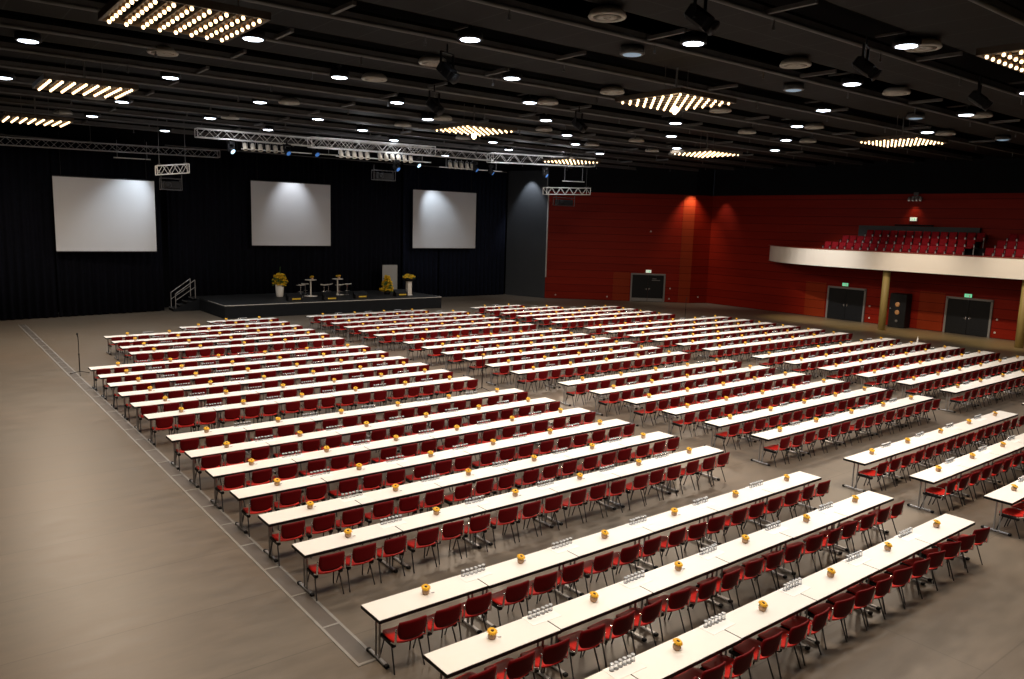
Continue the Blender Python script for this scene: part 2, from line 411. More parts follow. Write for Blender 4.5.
# ------------------------------------------------------------------ ceiling
RY = [-4.75 + 3.4 * k for k in range(-1, 13)]
for i, y in enumerate(RY):
    m = MB(); m.box((19, y + 1.15, 10.86), (58, 2.2, .14), bev=.01); struct('ceiling_slab', m, M['slab'])
    r = MB(); r.tube((-11, y, 10.66), (46, y, 10.66), .055, 8); r.box((17.5, y, 10.76), (57, .05, .14))
    for k in range(12): r.tube((-8 + 4.6 * k, y, 10.62), (-8 + 4.6 * k, y, 10.48), .02, 6); r.box((-8 + 4.6 * k, y, 10.45), (.07, .03, .08))
    struct('ceiling_beam', r, M['rail'])
    for x in (-3.4, 3.3, 10.1, 16.8, 23.6, 30.4, 37.1):
        struct('ceiling_beam', MB().box((x, y - .6, 10.72), (.09, 1.15, .09)), M['rail'])
for k in range(3):   # deep dark girders in the void
    struct('ceiling_beam', MB().box((18, 3.2 + 13.6 * k, 11.5), (58, .35, 1.0)), M['void'])

def ang(loc):
    return math.atan2(loc[1] - CAM.y, loc[0] - CAM.x)

def make_downlight(dim=False):
    t = empty('ceiling_downlight'); t['category'] = 'downlight'
    a = MB(); a.lathe([(.31, .16), (.33, .0), (.30, -.02), (.25, -.02), (.25, .02), (0, .02)], 20); a.build('lamp_housing', M['plastic'] if not dim else M['rail'], t)
    b = MB(); b.lathe([(.26, 0), (.24, -.03), (.12, -.055), (0, -.06)], 20); b.build('lamp_lens', M['cooldim' if dim else 'cool'], t)
    s = MB(); s.box((0, 0, .25), (.06, .06, .2)); s.box((0, .35, .33), (.05, .9, .05)); s.build('bracket', M['rail'], t)
    return t
DL = [(2.8, -2.1), (6.7, -5.5), (10.6, -5.5), (14.53, -2.22), (23.16, -1.9), (10.83, 1.19), (18.3, 1.21), (26.79, 1.4), (22.54, 4.63), (31.09, 4.72), (6.7, 4.8), (25.97, 7.87), (10.64, 8.17), (2.7, 8.78),  # first three are unseen, added to brighten the front tables
      (30.34, 11.23), (22.01, 11.24), (14.14, 11.58), (6.72, 12.18), (-1.7, 13.58), (34.33, 14.5), (25.66, 14.6), (17.79, 14.93), (10.73, 15.53), (2.72, 16.63), (30.39, 18.26),
      (22.22, 18.49), (14.19, 18.86), (6.93, 19.82), (-1.56, 21.31), (25.5, 21.43), (10.82, 23.02), (2.83, 24.42), (30.33, 24.42), (22.0, 24.5), (14.3, 25.36), (7.16, 26.98),
      (25.32, 27.35), (17.87, 28.45), (10.89, 29.44), (2.88, 31.12), (25.46, 34.78), (7.17, 35.01)]
DIM = [(18.08, 3.05), (10.7, 3.11), (26.56, 3.14), (35.74, 3.42)]
def rowname(y): return ORD[max(1, int((y + 6.0) / 3.35))]
pl, pd = Proto(make_downlight()), Proto(make_downlight(True))
rows = {}
for (x, y) in sorted(DL): rows.setdefault(rowname(y), []).append((x, y))
for rn, lst in rows.items():
    for i, (x, y) in enumerate(lst):
        pl.put((x, y, 10.60), 0, 'glowing round ceiling downlight, %s from the left in the %s line back from the camera' % (ORD[i + 1], rn), 'lit ceiling downlights')
for i, (x, y) in enumerate(sorted(DIM)):
    pd.put((x, y, 10.60), 0, 'dim bluish unlit ceiling downlight, %s from left of four' % ORD[i + 1], 'dim ceiling downlights')
def make_disc():
    t = empty('ceiling_speaker'); t['category'] = 'ceiling speaker'
    a = MB(); a.lathe([(.30, .16), (.38, .10), (.42, .0), (.40, -.03), (.33, -.03), (.32, -.015)], 24); a.build('speaker_housing', M['disc'], t)
    b = MB(); b.lathe([(.31, -.02), (.22, -.012), (.21, -.03), (.10, -.03), (.09, -.015), (0, -.015)], 24); b.build('grille', M['disc'], t)
    return t
WD = [(14.99, -2.39), (14.76, .89), (7.62, .93), (20.71, 1.03), (27.46, 1.17), (32.23, 4.46), (26.84, 7.6), (20.37, 7.63), (14.6, 7.71), (7.64, 8.02), (31.54, 10.76), (26.64, 10.89), (14.69, 11.2),
      (7.69, 11.65), (1.45, 12.51), (26.34, 17.58), (20.11, 17.81), (14.64, 18.31), (7.86, 19.14), (30.95, 20.63), (33.44, 20.98), (26.42, 21.06), (14.69, 21.93), (1.78, 24.22), (19.88, 24.39), (7.83, 26.16), (1.68, 31.24)]
ps = Proto(make_disc()); rows = {}
for (x, y) in sorted(WD): rows.setdefault(rowname(y), []).append((x, y))
for rn, lst in rows.items():
    for i, (x, y) in enumerate(lst):
        ps.put((x, y, 10.60), 0, 'unlit off-white ceiling disc, %s from the left in the %s line back from the camera' % (ORD[i + 1], rn), 'off-white ceiling discs')

# chandeliers: square grids of warm bulbs
def make_chandelier(ball):
    t = empty('bulb_chandelier'); t['category'] = 'chandelier'; h = 1.22
    g = MB()
    for s in (-1, 1):
        g.box((0, s * h, .06), (2 * h + .06, .06, .14)); g.box((s * h, 0, .06), (.06, 2 * h + .06, .14))
    g.build('grid_frame', M['brass'], t)
    for i in range(8):
        b = MB(); x = -h + .14 + i * (2 * h - .28) / 7
        b.box((x, 0, .09), (.10, 2 * h, .05)); b.build('lamp_rail', M['brass'], t)
        for j in range(8):
            y = -h + .12 + j * (2 * h - .24) / 7
            if i == 0 and j == 0: proto = MB()
            proto_me = CH.get('bulb')
            if proto_me is None:
                q = MB(); q.lathe([(0, -.10), (.022, -.095), (.036, -.07), (.036, -.05), (.024, -.025)], 8, mi=0); q.lathe([(.026, -.03), (.024, .05)], 8, mi=1)
                proto_me = CH['bulb'] = q.mesh('bulb', [M['bulb'], M['bulbneck']])
            o = link('bulb', proto_me, t); o.location = (x, y, .03)
    r = MB()
    for sx in (-1, 1):
        r.tube((sx * .5, 0, .12), (sx * .5, 0, 1.0), .012, 6)
    r.tube((0, 0, .1), (0, 0, 1.0), .03, 8); r.box((0, 0, .14), (1.2, .08, .06)); r.build('suspension_rod', M['rail'], t)
    if ball:
        k = MB(); k.lathe([(0, -.36), (.05, -.34), (.10, -.26), (.10, -.2), (.05, -.12)], 10); k.build('pendant_lamp', M['bulb'], t); k2 = MB(); k2.tube((h - .15, h - .15, 0), (h - .15, h - .15, 0.05), .01); 
    return t
CH = {}
chs = [(-.2, 4.5, 0), (0, 15.8, 0), (.1, 27.6, 0), (13.6, 4.05, 1), (13.95, 14.9, 1), (27.2, 13.6, 0), (27.3, 3.95, 0), (14.1, -5.75, 0), (26.8, 23.2, 0), (0, -6.3, 0)]  # last one unseen, added along the grid to brighten the front tables
CL = ['large bulb chandelier nearest the camera at top left', 'square bulb chandelier second in the left file over the bare floor', 'square bulb chandelier furthest back in the left file, before the left truss',
      'square bulb chandelier over the middle, with a pendant below, nearer one', 'square bulb chandelier over the middle, just before the long truss', 'square bulb chandelier before the red corner wall',
      'square bulb chandelier hanging before the balcony', 'square bulb chandelier cut off by the upper right picture edge', 'square bulb chandelier glowing behind the right end of the truss', 'added unseen bulb chandelier overhead, nearest the gallery of the camera']
p0, p1 = Proto(make_chandelier(False)), Proto(make_chandelier(True))
for (x, y, b), lb in zip(chs, CL):
    (p1 if b else p0).put((x, y, 9.8), 0, lb, 'square bulb chandeliers')

# dark fixtures hung from the ceiling
def make_hung():
    t = empty('hanging_floodlight'); t['category'] = 'stage lamp'
    a = MB(); Mx = Matrix.Rotation(math.radians(38), 4, 'X'); a.box((0, 0, 0), (.34, .50, .30), M=Mx, bev=.05); a.box((0, -.29, 0), (.30, .10, .25), M=Mx); a.build('lamp_body', M['plastic'], t)
    y = MB(); y.box((-.25, 0, .2), (.03, .06, .5)); y.box((.25, 0, .2), (.03, .06, .5)); y.box((0, 0, .45), (.53, .06, .03)); y.tube((0, 0, .45), (0, 0, .68), .025, 8); y.build('yoke', M['plastic'], t)
    l = MB(); l.lathe([(.15, 0), (.15, .02), (0, .03)], 12, M=Mx @ Matrix.Translation((0, -.35, 0)) @ Matrix.Rotation(PI/2, 4, 'X')); l.build('lens_glass', M['plastic'], t)
    return t
ph = Proto(make_hung())
for (x, y), lb in zip([(7.14, -2.0), (13.28, -1.9), (19.6, -1.9), (6.75, 5.9), (9.83, 11.4), (16.31, 11.2)],
                      ['black floodlight hung from the ceiling, nearest the camera', 'black floodlight hung from the ceiling, second along the nearest rail', 'black floodlight hung from the ceiling, third along the nearest rail',
                       'black floodlight hung above the bright downlight, upper middle', 'black floodlight hung in the far ceiling, left of the middle chandelier', 'black floodlight hung in the far ceiling, right of the middle']):
    ph.put((x, y, 9.98), .3, lb, 'black ceiling floodlights')

# ------------------------------------------------------------------ stage end: curtains, screens, stage
def drape(p0, p1, z0, z1, parent, mk='curtain', amp=.09, wl=.42):
    a = Vector((p0[0], p0[1])); b = Vector((p1[0], p1[1])); L = (b - a).length; d = (b - a) / L; n = Vector((-d.y, d.x)); N = max(8, int(L / wl * 8))
    ph = random.random() * 6
    def fn(u, v):
        s = u * L; am = amp * (.55 + .45 * (1 - v)); w = am * math.sin(s / wl * 2 * PI + ph + .7 * math.sin(s * .9)) + .02 * math.sin(s * 7.3)
        p = a + d * s + n * w; return (p.x, p.y, z0 + (z1 - z0) * v)
    m = MB(); m.shell(fn, N, 2, .012); return m.build('drape', M[mk], parent)
def curtain(name, pts, z1, label, mk='curtain', width=3.0):
    t = empty(name, (pts[0][0], pts[0][1], 0), 0, label, 'curtain', 'black stage curtains')
    off = Vector((-pts[0][0], -pts[0][1]))
    for q0, q1 in zip(pts, pts[1:]):
        a = Vector(q0) + off; b = Vector(q1) + off; L = (b - a).length; k = max(1, round(L / width))
        for i in range(k):
            u, v = a + (b - a) * (i / k), a + (b - a) * ((i + 1) / k)
            drape(u, v, .03, z1, t, mk)
        r = MB(); r.tube((a.x, a.y, z1 + .06), (b.x, b.y, z1 + .06), .04, 8); r.build('curtain_rail', M['rail'], t)
    return t
curtain('stage_curtain', [(-10.5, 36.6), (-.9, 38.35), (7.95, 39.7)], 9.9, 'black pleated curtain behind the leftmost screen, running out of frame')
curtain('stage_curtain', [(8.6, 40.75), (25.4, 40.75)], 10.2, 'black pleated backdrop curtain behind the stage and middle screen')
curtain('stage_curtain', [(25.7, 40.9), (35.6, 40.9)], 10.2, 'dark navy curtain with painted bluish light behind the right screen', 'navy')

def screen(x0, x1, z0, z1, y, label):
    t = empty('projection_screen', ((x0 + x1) / 2, y, z0), 0, label, 'screen', 'projection screens')
    w, h = x1 - x0, z1 - z0
    a = MB(); a.box((0, 0, h / 2), (w, .03, h)); a.build('screen_fabric', M['screen'], t)
    b = MB(); b.tube((-w/2, 0, -.02), (w/2, 0, -.02), .035, 8); b.build('bottom_bar', M['blackedge'], t)
    c = MB(); c.box((0, .03, h + .03), (w, .06, .06)); c.build('screen_case', M['blackedge'], t)
    for s in (-1, 1):
        k = MB(); k.tube((s * w * .42, .03, h + .1), (s * w * .42, .03, 10.3 - z0), .012, 6); k.build('hanging_cable', M['blackedge'], t)
screen(2.0, 7.22, 3.80, 7.90, 38.0, 'large white projection screen, leftmost of the three')
screen(13.71, 19.35, 4.10, 8.35, 40.1, 'white projection screen in the middle above the stage')
screen(26.1, 31.95, 3.97, 8.37, 40.1, 'white projection screen nearest the red wall, right of the three')

SX0, SX1, SY0, SY1, SH = 9.95, 25.05, 34.3, 40.5, .80
st = empty('stage_platform', ((SX0 + SX1) / 2, SY0, 0), 0, 'low black stage platform before the backdrop curtain', 'stage')
ox, oy = (SX0 + SX1) / 2, SY0
def lp(x, y, z): return (x - ox, y - oy, z)
a = MB()
for i in range(8):
    w = (SX1 - SX0) / 8
    for j in range(3):
        d = (SY1 - SY0) / 3
        a.box(lp(SX0 + (i + .5) * w, SY0 + (j + .5) * d, SH - .05), (w - .008, d - .008, .1))
a.build('deck', M['deck'], st)
a = MB(); a.box(lp((SX0 + SX1) / 2, SY0 + .03, .35), (SX1 - SX0, .03, .7)); a.build('front_skirt', M['skirt'], st)
for x in (SX0 + .02, SX1 - .02):
    a = MB(); a.box(lp(x, (SY0 + SY1) / 2, .35), (.03, SY1 - SY0, .7)); a.build('side_skirt', M['skirt'], st)
a = MB(); a.box(lp((SX0 + SX1) / 2, SY0 - .006, SH - .012), (SX1 - SX0, .014, .03)); a.build('front_edge_strip', M['alu'], st)
for x, y0, y1 in ((SX0 - .005, SY0, 37.4), (SX1 + .005, SY0, 36.8)):
    a = MB(); a.box(lp(x, (y0 + y1) / 2, SH - .012), (.014, y1 - y0, .03)); a.build('side_edge_strip', M['alu'], st)

sp = empty('stage_steps', (8.35, 39.7, 0), 0, 'black steps with handrails at the left end of the stage', 'steps')
for i in range(4):
    a = MB(); a.box((.2 + i * .4, 0, .2 * (i + 1) - .02), (.40, 1.0, .04)); a.build('tread', M['deck'], sp)
    b = MB(); b.box((.01 + i * .4, 0, .2 * (i + 1) - .012), (.03, 1.0, .045)); b.build('nosing', M['darkalu'], sp)
    c = MB(); c.box((.03 + i * .4, 0, .2 * i + .09), (.02, .98, .18)); c.build('riser', M['skirt'], sp)
for s in (-.52, .52):
    a = MB(); a.add([(0, s - .02, 0), (1.6, s - .02, 0), (1.6, s - .02, .78), (0, s - .02, .12), (0, s + .02, 0), (1.6, s + .02, 0), (1.6, s + .02, .78), (0, s + .02, .12)],
                    [(0, 1, 2, 3), (7, 6, 5, 4), (0, 4, 5, 1), (1, 5, 6, 2), (2, 6, 7, 3), (3, 7, 4, 0)]); a.build('stringer', M['skirt'], sp)
    b = MB(); b.tube((.15, s, 1.1), (1.35, s, 1.95), .025, 8); b.tube((.15, s, 1.1), (.15, s, .2), .022, 8); b.tube((1.35, s, 1.95), (1.35, s, .8), .022, 8); b.tube((.15, s, .68), (1.35, s, 1.5), .018, 8); b.build('handrail', M['steel'], sp)

# --- things on the stage
def blob_flower(mb, c, r, mi=0, n=6):
    """a ball of petals round a small heart"""
    for k in range(n):
        t = 2 * PI * k / n + random.random(); e = random.uniform(-.2, .9)
        d = Vector((math.cos(t) * math.cos(e), math.sin(t) * math.cos(e), math.sin(e)))
        s = d.orthogonal().normalized() * r * .5; p = Vector(c)
        q = p + d * r; w = d.cross(s).normalized() * r * .12
        mb.add([tuple(p), tuple(p + d * r * .55 + s + w), tuple(q), tuple(p + d * r * .55 - s + w)], [(0, 1, 2, 3)], mi)
        mb.add([tuple(p - w), tuple(p + d * r * .55 + s), tuple(q - w), tuple(p + d * r * .55 - s)], [(3, 2, 1, 0)], mi)
def bouquet(parent, z, w, h, name_f='blossoms', cone=False):
    lf = MB(); bl = MB()
    for k in range(230 if cone else 120):
        t = random.random() * 2 * PI; zz = random.random(); rr = w * (1 - zz * .8 if cone else math.sin(PI * (.25 + .65 * zz))) * math.sqrt(random.random())
        c = (rr * math.cos(t), rr * math.sin(t), z + h * zz)
        lf.tube((rr * .2 * math.cos(t), rr * .2 * math.sin(t), z), c, .006, 4)
        (blob_flower(bl, c, .12, 0, 9) if k % 4 else blob_flower(lf, c, .12, 0, 5))
    lf.build('leaves', M['leaf'], parent); bl.build(name_f, M['bouquet'], parent)
v = empty('flower_vase', (14.82, 38.2, SH), 0, 'white vase with a yellow bouquet at the left of the stage', 'vase')
a = MB(); a.lathe([(.20, 0), (.23, .1), (.28, .78), (.26, .80), (.22, .7)], 18); a.build('vase', M['white'], v); bouquet(v, .72, .50, .8)
a = MB(); a.tube((.03, 0, 1.4), (.06, 0, 2.0), .012, 6); a.build('stem', M['leaf'], v)
v = empty('flower_tree', (22.36, 37.3, SH), 0, 'conical yellow flower arrangement standing on the stage before the grey board', 'flowers')
a = MB(); a.lathe([(.20, 0), (.24, .22), (.2, .22)], 14); a.build('pot', M['plastic'], v); bouquet(v, .2, .52, 1.1, 'blossoms', True)
v = empty('flower_plinth', (23.50, 36.2, SH), 0, 'white pedestal with black bowl of yellow flowers, right of the grey board', 'pedestal')
a = MB(); a.lathe([(.28, 0), (.28, .04), (.22, .06), (.22, .98), (.26, 1.0)], 4, smooth=False, M=Matrix.Rotation(PI/4, 4, 'Z')); a.build('pedestal_column', M['white'], v)
a = MB(); a.lathe([(.3, 1.0), (.46, 1.14), (.44, 1.2), (.3, 1.12)], 16); a.build('bowl', M['plastic'], v); bouquet(v, 1.15, .42, .28)
v = empty('display_board', (23.75, 39.4, SH), -.2, 'tall plain grey board standing at the back of the stage', 'board')
a = MB(); a.box((0, 0, 1.0), (1.15, .06, 1.9), bev=.01); a.build('board_panel', M['board'], v)
for s in (-1, 1):
    a = MB(); a.box((s * .4, 0, .03), (.06, .6, .05)); a.build('board_foot', M['steel'], v)
def bistro(loc, label):
    t = empty('bistro_table', loc, 0, label, 'table', 'white high tables on the stage')
    a = MB(); a.lathe([(.38, 1.08), (.39, 1.10), (.38, 1.12), (0, 1.12)], 24); a.build('table_top', M['white'], t)
    b = MB(); b.tube((0, 0, .03), (0, 0, 1.08), .045, 12); b.build('column', M['white'], t)
    c = MB(); c.lathe([(.45, 0), (.45, .02), (.08, .05), (.05, .08)], 24); c.build('foot_disc', M['white'], t)
bistro((16.85, 37.85, SH), 'high white table with flowers, left of the two on the stage'); bistro((18.95, 38.15, SH), 'high white table with flowers, right of the two on the stage')
for (x, y, lb) in ((16.95, 37.85, 'small yellow flower pot on the left high white table'), (19.05, 38.15, 'small yellow flower pot on the right high white table')):
    f = empty('table_flower', (x, y, SH + 1.12), 0, lb, 'flower pot', 'flower pots on the high tables'); a = MB(); a.lathe([(.08, 0), (.10, .12), (.08, .12)], 10); a.build('pot', M['pot'], f); b = MB()
    for k in range(5): blob_flower(b, (random.uniform(-.1, .1), random.uniform(-.1, .1), .17), .11, 0, 8)
    b.build('blossoms', M['bouquet'], f)
def make_stool():
    t = empty('bar_stool'); t['category'] = 'stool'
    a = MB()
    def fn(u, v):
        x = (u - .5) * .46; y = (v - .5) * .42
        return (x, y, .74 + .9 * max(0, -y - .08) ** 1.3 + .35 * x * x)
    a.shell(fn, 8, 8, .03); a.build('seat', M['white'], t)
    b = MB(); b.tube((0, 0, .03), (0, 0, .73), .03, 10); b.build('column', M['chrome'], t)
    r = MB()
    for k in range(16):
        u, w = 2 * PI * k / 16, 2 * PI * (k + 1) / 16; r.tube((.18 * math.cos(u), .18 * math.sin(u), .3), (.18 * math.cos(w), .18 * math.sin(w), .3), .012, 5)
    r.tube((0, 0, .3), (.18, 0, .3), .01, 5); r.tube((0, 0, .3), (-.18, 0, .3), .01, 5); r.build('foot_ring', M['chrome'], t)
    c = MB(); c.lathe([(.22, 0), (.22, .015), (.05, .04), (.03, .06)], 18); c.build('base_disc', M['chrome'], t)
    return t
ps = Proto(make_stool())
for i, (x, y) in enumerate([(16.2, 38.0), (16.85, 38.75), (17.75, 37.7), (18.2, 38.0), (18.75, 37.4), (19.5, 37.8)]):
    ps.put((x, y, SH), random.uniform(-1, 1), 'white bar stool on the stage, %s from the left of six' % ORD[i + 1], 'white bar stools on the stage')
def make_wedge():
    t = empty('stage_monitor'); t['category'] = 'stage monitor'
    a = MB(); a.add([(-.46, -.22, 0), (.46, -.22, 0), (.46, .22, 0), (-.46, .22, 0), (-.46, -.2, .24), (.46, -.2, .24), (.46, .2, .46), (-.46, .2, .46)],
                    [(0, 3, 2, 1), (0, 1, 5, 4), (1, 2, 6, 5), (2, 3, 7, 6), (3, 0, 4, 7), (4, 5, 6, 7)]); a.build('cabinet', M['plastic'], t)
    b = MB(); b.box((.06, -.222, .12), (.56, .012, .09)); b.build('yellow_strip', M['yellow'], t)
    return t
pw = Proto(make_wedge())
for i, (x, y) in enumerate([(14.75, 35.6), (16.95, 35.1), (19.35, 35.5), (22.6, 35.8)]):
    pw.put((x, y, SH), 0, 'low black box with yellow band on the stage edge, %s from the left' % ORD[i + 1], 'low black boxes along the stage edge')

# ------------------------------------------------------------------ trusses and stage lamps
def truss(p0, p1, w, h, label, name='lighting_truss', drops=(), mt='alu', seg=None, roll=0):
    """box truss from p0 to p1 (centre line)"""
    p0 = Vector(p0); p1 = Vector(p1); L = (p1 - p0).length; d = (p1 - p0).normalized()
    t = empty(name, tuple(p0), 0, label, 'truss', 'aluminium trusses')
    side = Vector((-d.y, d.x, 0)).normalized() * (w / 2); up = Vector((0, 0, h / 2)); rc = .027
    C = [side + up, -side + up, -side - up, side - up]
    for c in C:
        m = MB(); m.tube(c, d * L + c, rc, 8); m.build('chord', M[mt], t)
    n = seg or max(2, round(L / (h * 1.0))); lat = MB()
    for k in range(n):
        u, v = d * (L * k / n), d * (L * (k + 1) / n)
        for f in range(4):
            a, b = C[f], C[(f + 1) % 4]
            lat.tube(u + (a if k % 2 else b), v + (b if k % 2 else a), .014, 5)
    for k in (0, n):
        u = d * (L * k / n)
        for f in range(4): lat.tube(u + C[f], u + C[(f + 1) % 4], .02, 6)
    lat.build('lattice', M[mt], t)
    for s in drops:
        m = MB(); q = d * s + up; m.tube(q, (q.x, q.y, 10.72 - p0.z), .012, 6); m.box((q.x, q.y, q.z + .05), (.08, w, .06)); m.build('suspension_cable', M['rail'], t)
    return t
truss((-6.2, 37.0, 9.44), (10.7, 37.0, 9.68), .4, .40, 'long dull aluminium truss above the leftmost screen, along the curtain', drops=(2, 10, 18), mt='darkalu')
truss((7.67, 31, 10.26), (26.7, 31, 10.40), .45, .44, 'long thin truss spanning above the stage, behind the thicker ones', drops=(.3, 9.4, 18.7))
truss((12.8, 28.5, 10.06), (20.55, 28.5, 10.18), .52, .52, 'thick bright truss above the middle screen', drops=(.4, 7.3))
truss((24.7, 28.5, 10.12), (33.6, 28.5, 10.42), .52, .56, 'thick bright truss nearest the red corner wall', drops=(.4, 8.5))
truss((5.42, 30, 8.16), (6.94, 30, 8.35), .35, .44, 'short hanging truss right of the leftmost screen', drops=(.15, 1.4), seg=6)
truss((30.62, 30, 8.36), (34.75, 30, 8.52), .4, .46, 'short hanging truss before the red wall top', drops=(.2, 3.9), seg=10)
def rack(p, w, h, label):
    t = empty('speaker_frame', p, 0, label, 'hanging frame', 'frames hung below the short trusses')
    for z in (0, h):
        a = MB(); a.tube((-w/2, 0, z), (w/2, 0, z), .025, 6); a.tube((-w/2, .3, z), (w/2, .3, z), .025, 6); a.build('cross_tube', M['darkleg'], t)
    for s in (-1, 1):
        a = MB(); a.tube((s * w/2, 0, 0), (s * w/2, 0, h + .3), .02, 6); a.tube((s * w/2, .3, 0), (s * w/2, .3, h), .02, 6); a.tube((s * w/2, 0, 0), (s * w/2, .3, 0), .02, 6); a.build('upright', M['darkleg'], t)
    b = MB(); b.box((0, .15, h * .42), (w * .84, .36, h * .7), bev=.03); b.build('cabinet', M['plastic'], t)
    c = MB(); c.lathe([(.16, 0), (.13, .05), (.05, .02), (0, .03)], 14, M=Matrix.Translation((-w * .18, -.04, h * .42)) @ Matrix.Rotation(PI/2, 4, 'X')); c.build('cone', M['plastic'], t)
rack((6.12, 30, 7.25), .98, .55, 'black box in a metal frame under the short truss right of the leftmost screen')
rack((32.55, 30, 7.42), 1.75, .55, 'dark lamp box in metal frame under the short truss before the red wall')
rack((17.7, 29.2, 8.35), 1.4, .55, 'dark box in a frame hanging between middle and right screens')
def bar(p0, p1, label, z_hang):
    t = empty('lamp_bar', p0, 0, label, 'lamp bar', 'lamp bars under the trusses'); d = Vector(p1) - Vector(p0)
    a = MB(); a.tube((0, 0, 0), d, .03, 8); a.build('bar_tube', M['alu'], t)
    for s in (.1, .9):
        b = MB(); b.tube(d * s, d * s + Vector((0, 0, z_hang)), .015, 6); b.build('hanger', M['darkalu'], t)
bar((10.0, 31, 9.62), (15.6, 31, 9.70), 'bare lamp bar below the long thin truss, left part', .42)
bar((14.3, 28.5, 9.45), (20.4, 28.5, 9.52), 'bare lamp bar below the thick middle truss', .38)
bar((22.6, 31, 9.50), (27.6, 31, 9.52), 'bare lamp bar below the thin truss, right part', .64)
bar((32.2, 30, 9.13), (34.3, 30, 9.17), 'short bar above the hanging truss before the red wall', .98)
bar((5.2, 38.5, 9.16), (7.2, 38.5, 9.18), 'short pale bar above the leftmost screen', 1.0)
def make_par():
    t = empty('par_lamp'); t['category'] = 'stage lamp'; Mx = Matrix.Rotation(math.radians(-22), 4, 'X')
    a = MB(); a.lathe([(.06, .2), (.10, .17), (.115, .0), (.125, -.2), (.115, -.2), (.10, -.05)], 12, M=Mx); a.build('can', M['par'], t)
    b = MB(); b.box((-.14, 0, .12), (.012, .03, .28)); b.box((.14, 0, .12), (.012, .03, .28)); b.box((0, 0, .26), (.29, .03, .012)); b.tube((0, 0, .26), (0, 0, .37), .018, 6); b.build('yoke', M['steel'], t)
    c = MB(); c.lathe([(.10, -.16), (0, -.14)], 12, M=Mx); c.build('lens', M['rail'], t)
    return t
pp = Proto(make_par())
for (x0, dx, n, y, z, nm) in ((10.2, .42, 6, 31, 9.84, 'left bar of six'), (14.6, .40, 5, 28.5, 9.68, 'second bar'), (17.0, .40, 6, 28.5, 9.70, 'third bar, over the middle screen side'), (23.4, .44, 5, 31, 9.76, 'right bar, by the right screen')):
    for i in range(n):
        pp.put((x0 + dx * i, y, z - .08), random.uniform(-.2, .2), 'cream stage lamp, %s from the left on the %s' % (ORD[i + 1], nm), 'cream stage lamps on bars')
def make_mover(k):
    t = empty('moving_head_light'); t['category'] = 'stage light'
    a = MB(); a.box((0, 0, .30), (.36, .30, .16), bev=.03); a.tube((0, 0, .38), (0, 0, .5), .03, 8); a.build('base', M['plastic'], t)
    b = MB(); b.box((-.20, 0, .05), (.05, .14, .42), bev=.015); b.box((.20, 0, .05), (.05, .14, .42), bev=.015); b.build('yoke', M['plastic'], t)
    Mx = Matrix.Translation((0, 0, -.06)) @ Matrix.Rotation(math.radians(-55), 4, 'X')
    c = MB(); c.lathe([(0, .22), (.10, .2), (.15, .08), (.16, -.18), (.14, -.19)], 14, M=Mx); c.build('head', M['plastic'], t)
    l = MB(); l.lathe([(.145, -.185), (.10, -.22), (0, -.235)], 14, M=Mx); l.build('lens', M[k], t)
    return t
pa, pb = Proto(make_mover('lens')), Proto(make_mover('lensblue'))
for (x, y, z, rz, k, lb) in ((9.4, 30.9, 9.58, .5, 0, 'moving head light with bright lens, left end of the long truss'), (12.5, 30.9, 9.72, .3, 1, 'moving head light with blue lens, left of the middle screen'),
                             (14.2, 30.9, 9.78, .2, 1, 'dark blue moving head light above the middle screen'), (18.0, 28.4, 9.12, .4, 1, 'blue moving head light hanging between middle and right screens'),
                             (20.9, 30.9, 9.62, .4, 0, 'moving head light at the end of the thick middle truss'), (25.3, 30.9, 9.62, .6, 1, 'moving head light below the truss joint above the right screen'),
                             (29.2, 28.4, 9.42, .5, 1, 'blue moving head light under the thick right truss'), (26.6, 30.9, 9.50, .8, 1, 'dark moving head light left of the thick right truss')):
    (pb if k else pa).put((x, y, z), rz, lb, 'moving head lights')

# ------------------------------------------------------------------ balcony
BZ0, BZ1 = 3.85, 4.98
arc = []
for k in range(11):
    t = k / 10
    a, b, c = Vector((47.6, 23.2)), Vector((44.3, 20.6)), Vector((43.9, 16.5))
    arc.append((a * (1 - t) ** 2 + b * 2 * t * (1 - t) + c * t * t))
arc.append(Vector((43.9, -17)))
def strip(pts, th, z0, z1):
    m = MB(); n = len(pts); nr = []
    for i in range(n):
        d = (pts[min(i+1, n-1)] - pts[max(i-1, 0)]).normalized(); nr.append(Vector((-d.y, d.x)))
    V = []
    for p, q in zip(pts, nr):
        o = p + q * th; V += [(p.x, p.y, z0), (p.x, p.y, z1), (o.x, o.y, z1), (o.x, o.y, z0)]
    fs = []
    for i in range(n - 1):
        for k in range(4): fs.append((i*4+k, i*4+(k+1) % 4, (i+1)*4+(k+1) % 4, (i+1)*4+k))
    fs += [(3, 2, 1, 0), ((n-1)*4, (n-1)*4+1, (n-1)*4+2, (n-1)*4+3)]
    m.add(V, [tuple(reversed(f)) for f in fs]); return m
bal = empty('balcony', (0, 0, 0)); tag(bal, kind='structure')
strip(arc, .14, BZ0, BZ1).build('balcony_fascia', M['fascia'], bal)
capts = [p - Vector((.05, .0)) for p in arc]; capts[0] = Vector((47.55, 23.3))
strip(capts, .26, BZ1, BZ1 + .05).build('balcony_cap', M['cap'], bal)
fl = MB(); P = [(p.x + .05, p.y) for p in arc] + [(XR, -17)]
n = len(P); fl.add([(x, y, 4.0) for x, y in P] + [(x, y, 4.3) for x, y in P], [tuple(range(n)), tuple(range(2*n-1, n-1, -1))] + [(i, n+i, n+(i+1) % n, (i+1) % n) for i in range(n)]); fl.build('balcony_slab', M['black'], bal)
for i, (xa, z) in enumerate(((44.25, 4.55), (45.3, 4.99), (46.2, 5.41))):
    b = MB(); b.box(((xa + XR) / 2, 0, (4.3 + z) / 2), (XR - xa - .02, 31, z - 4.3)); b.build('balcony_step', M['black'], bal)
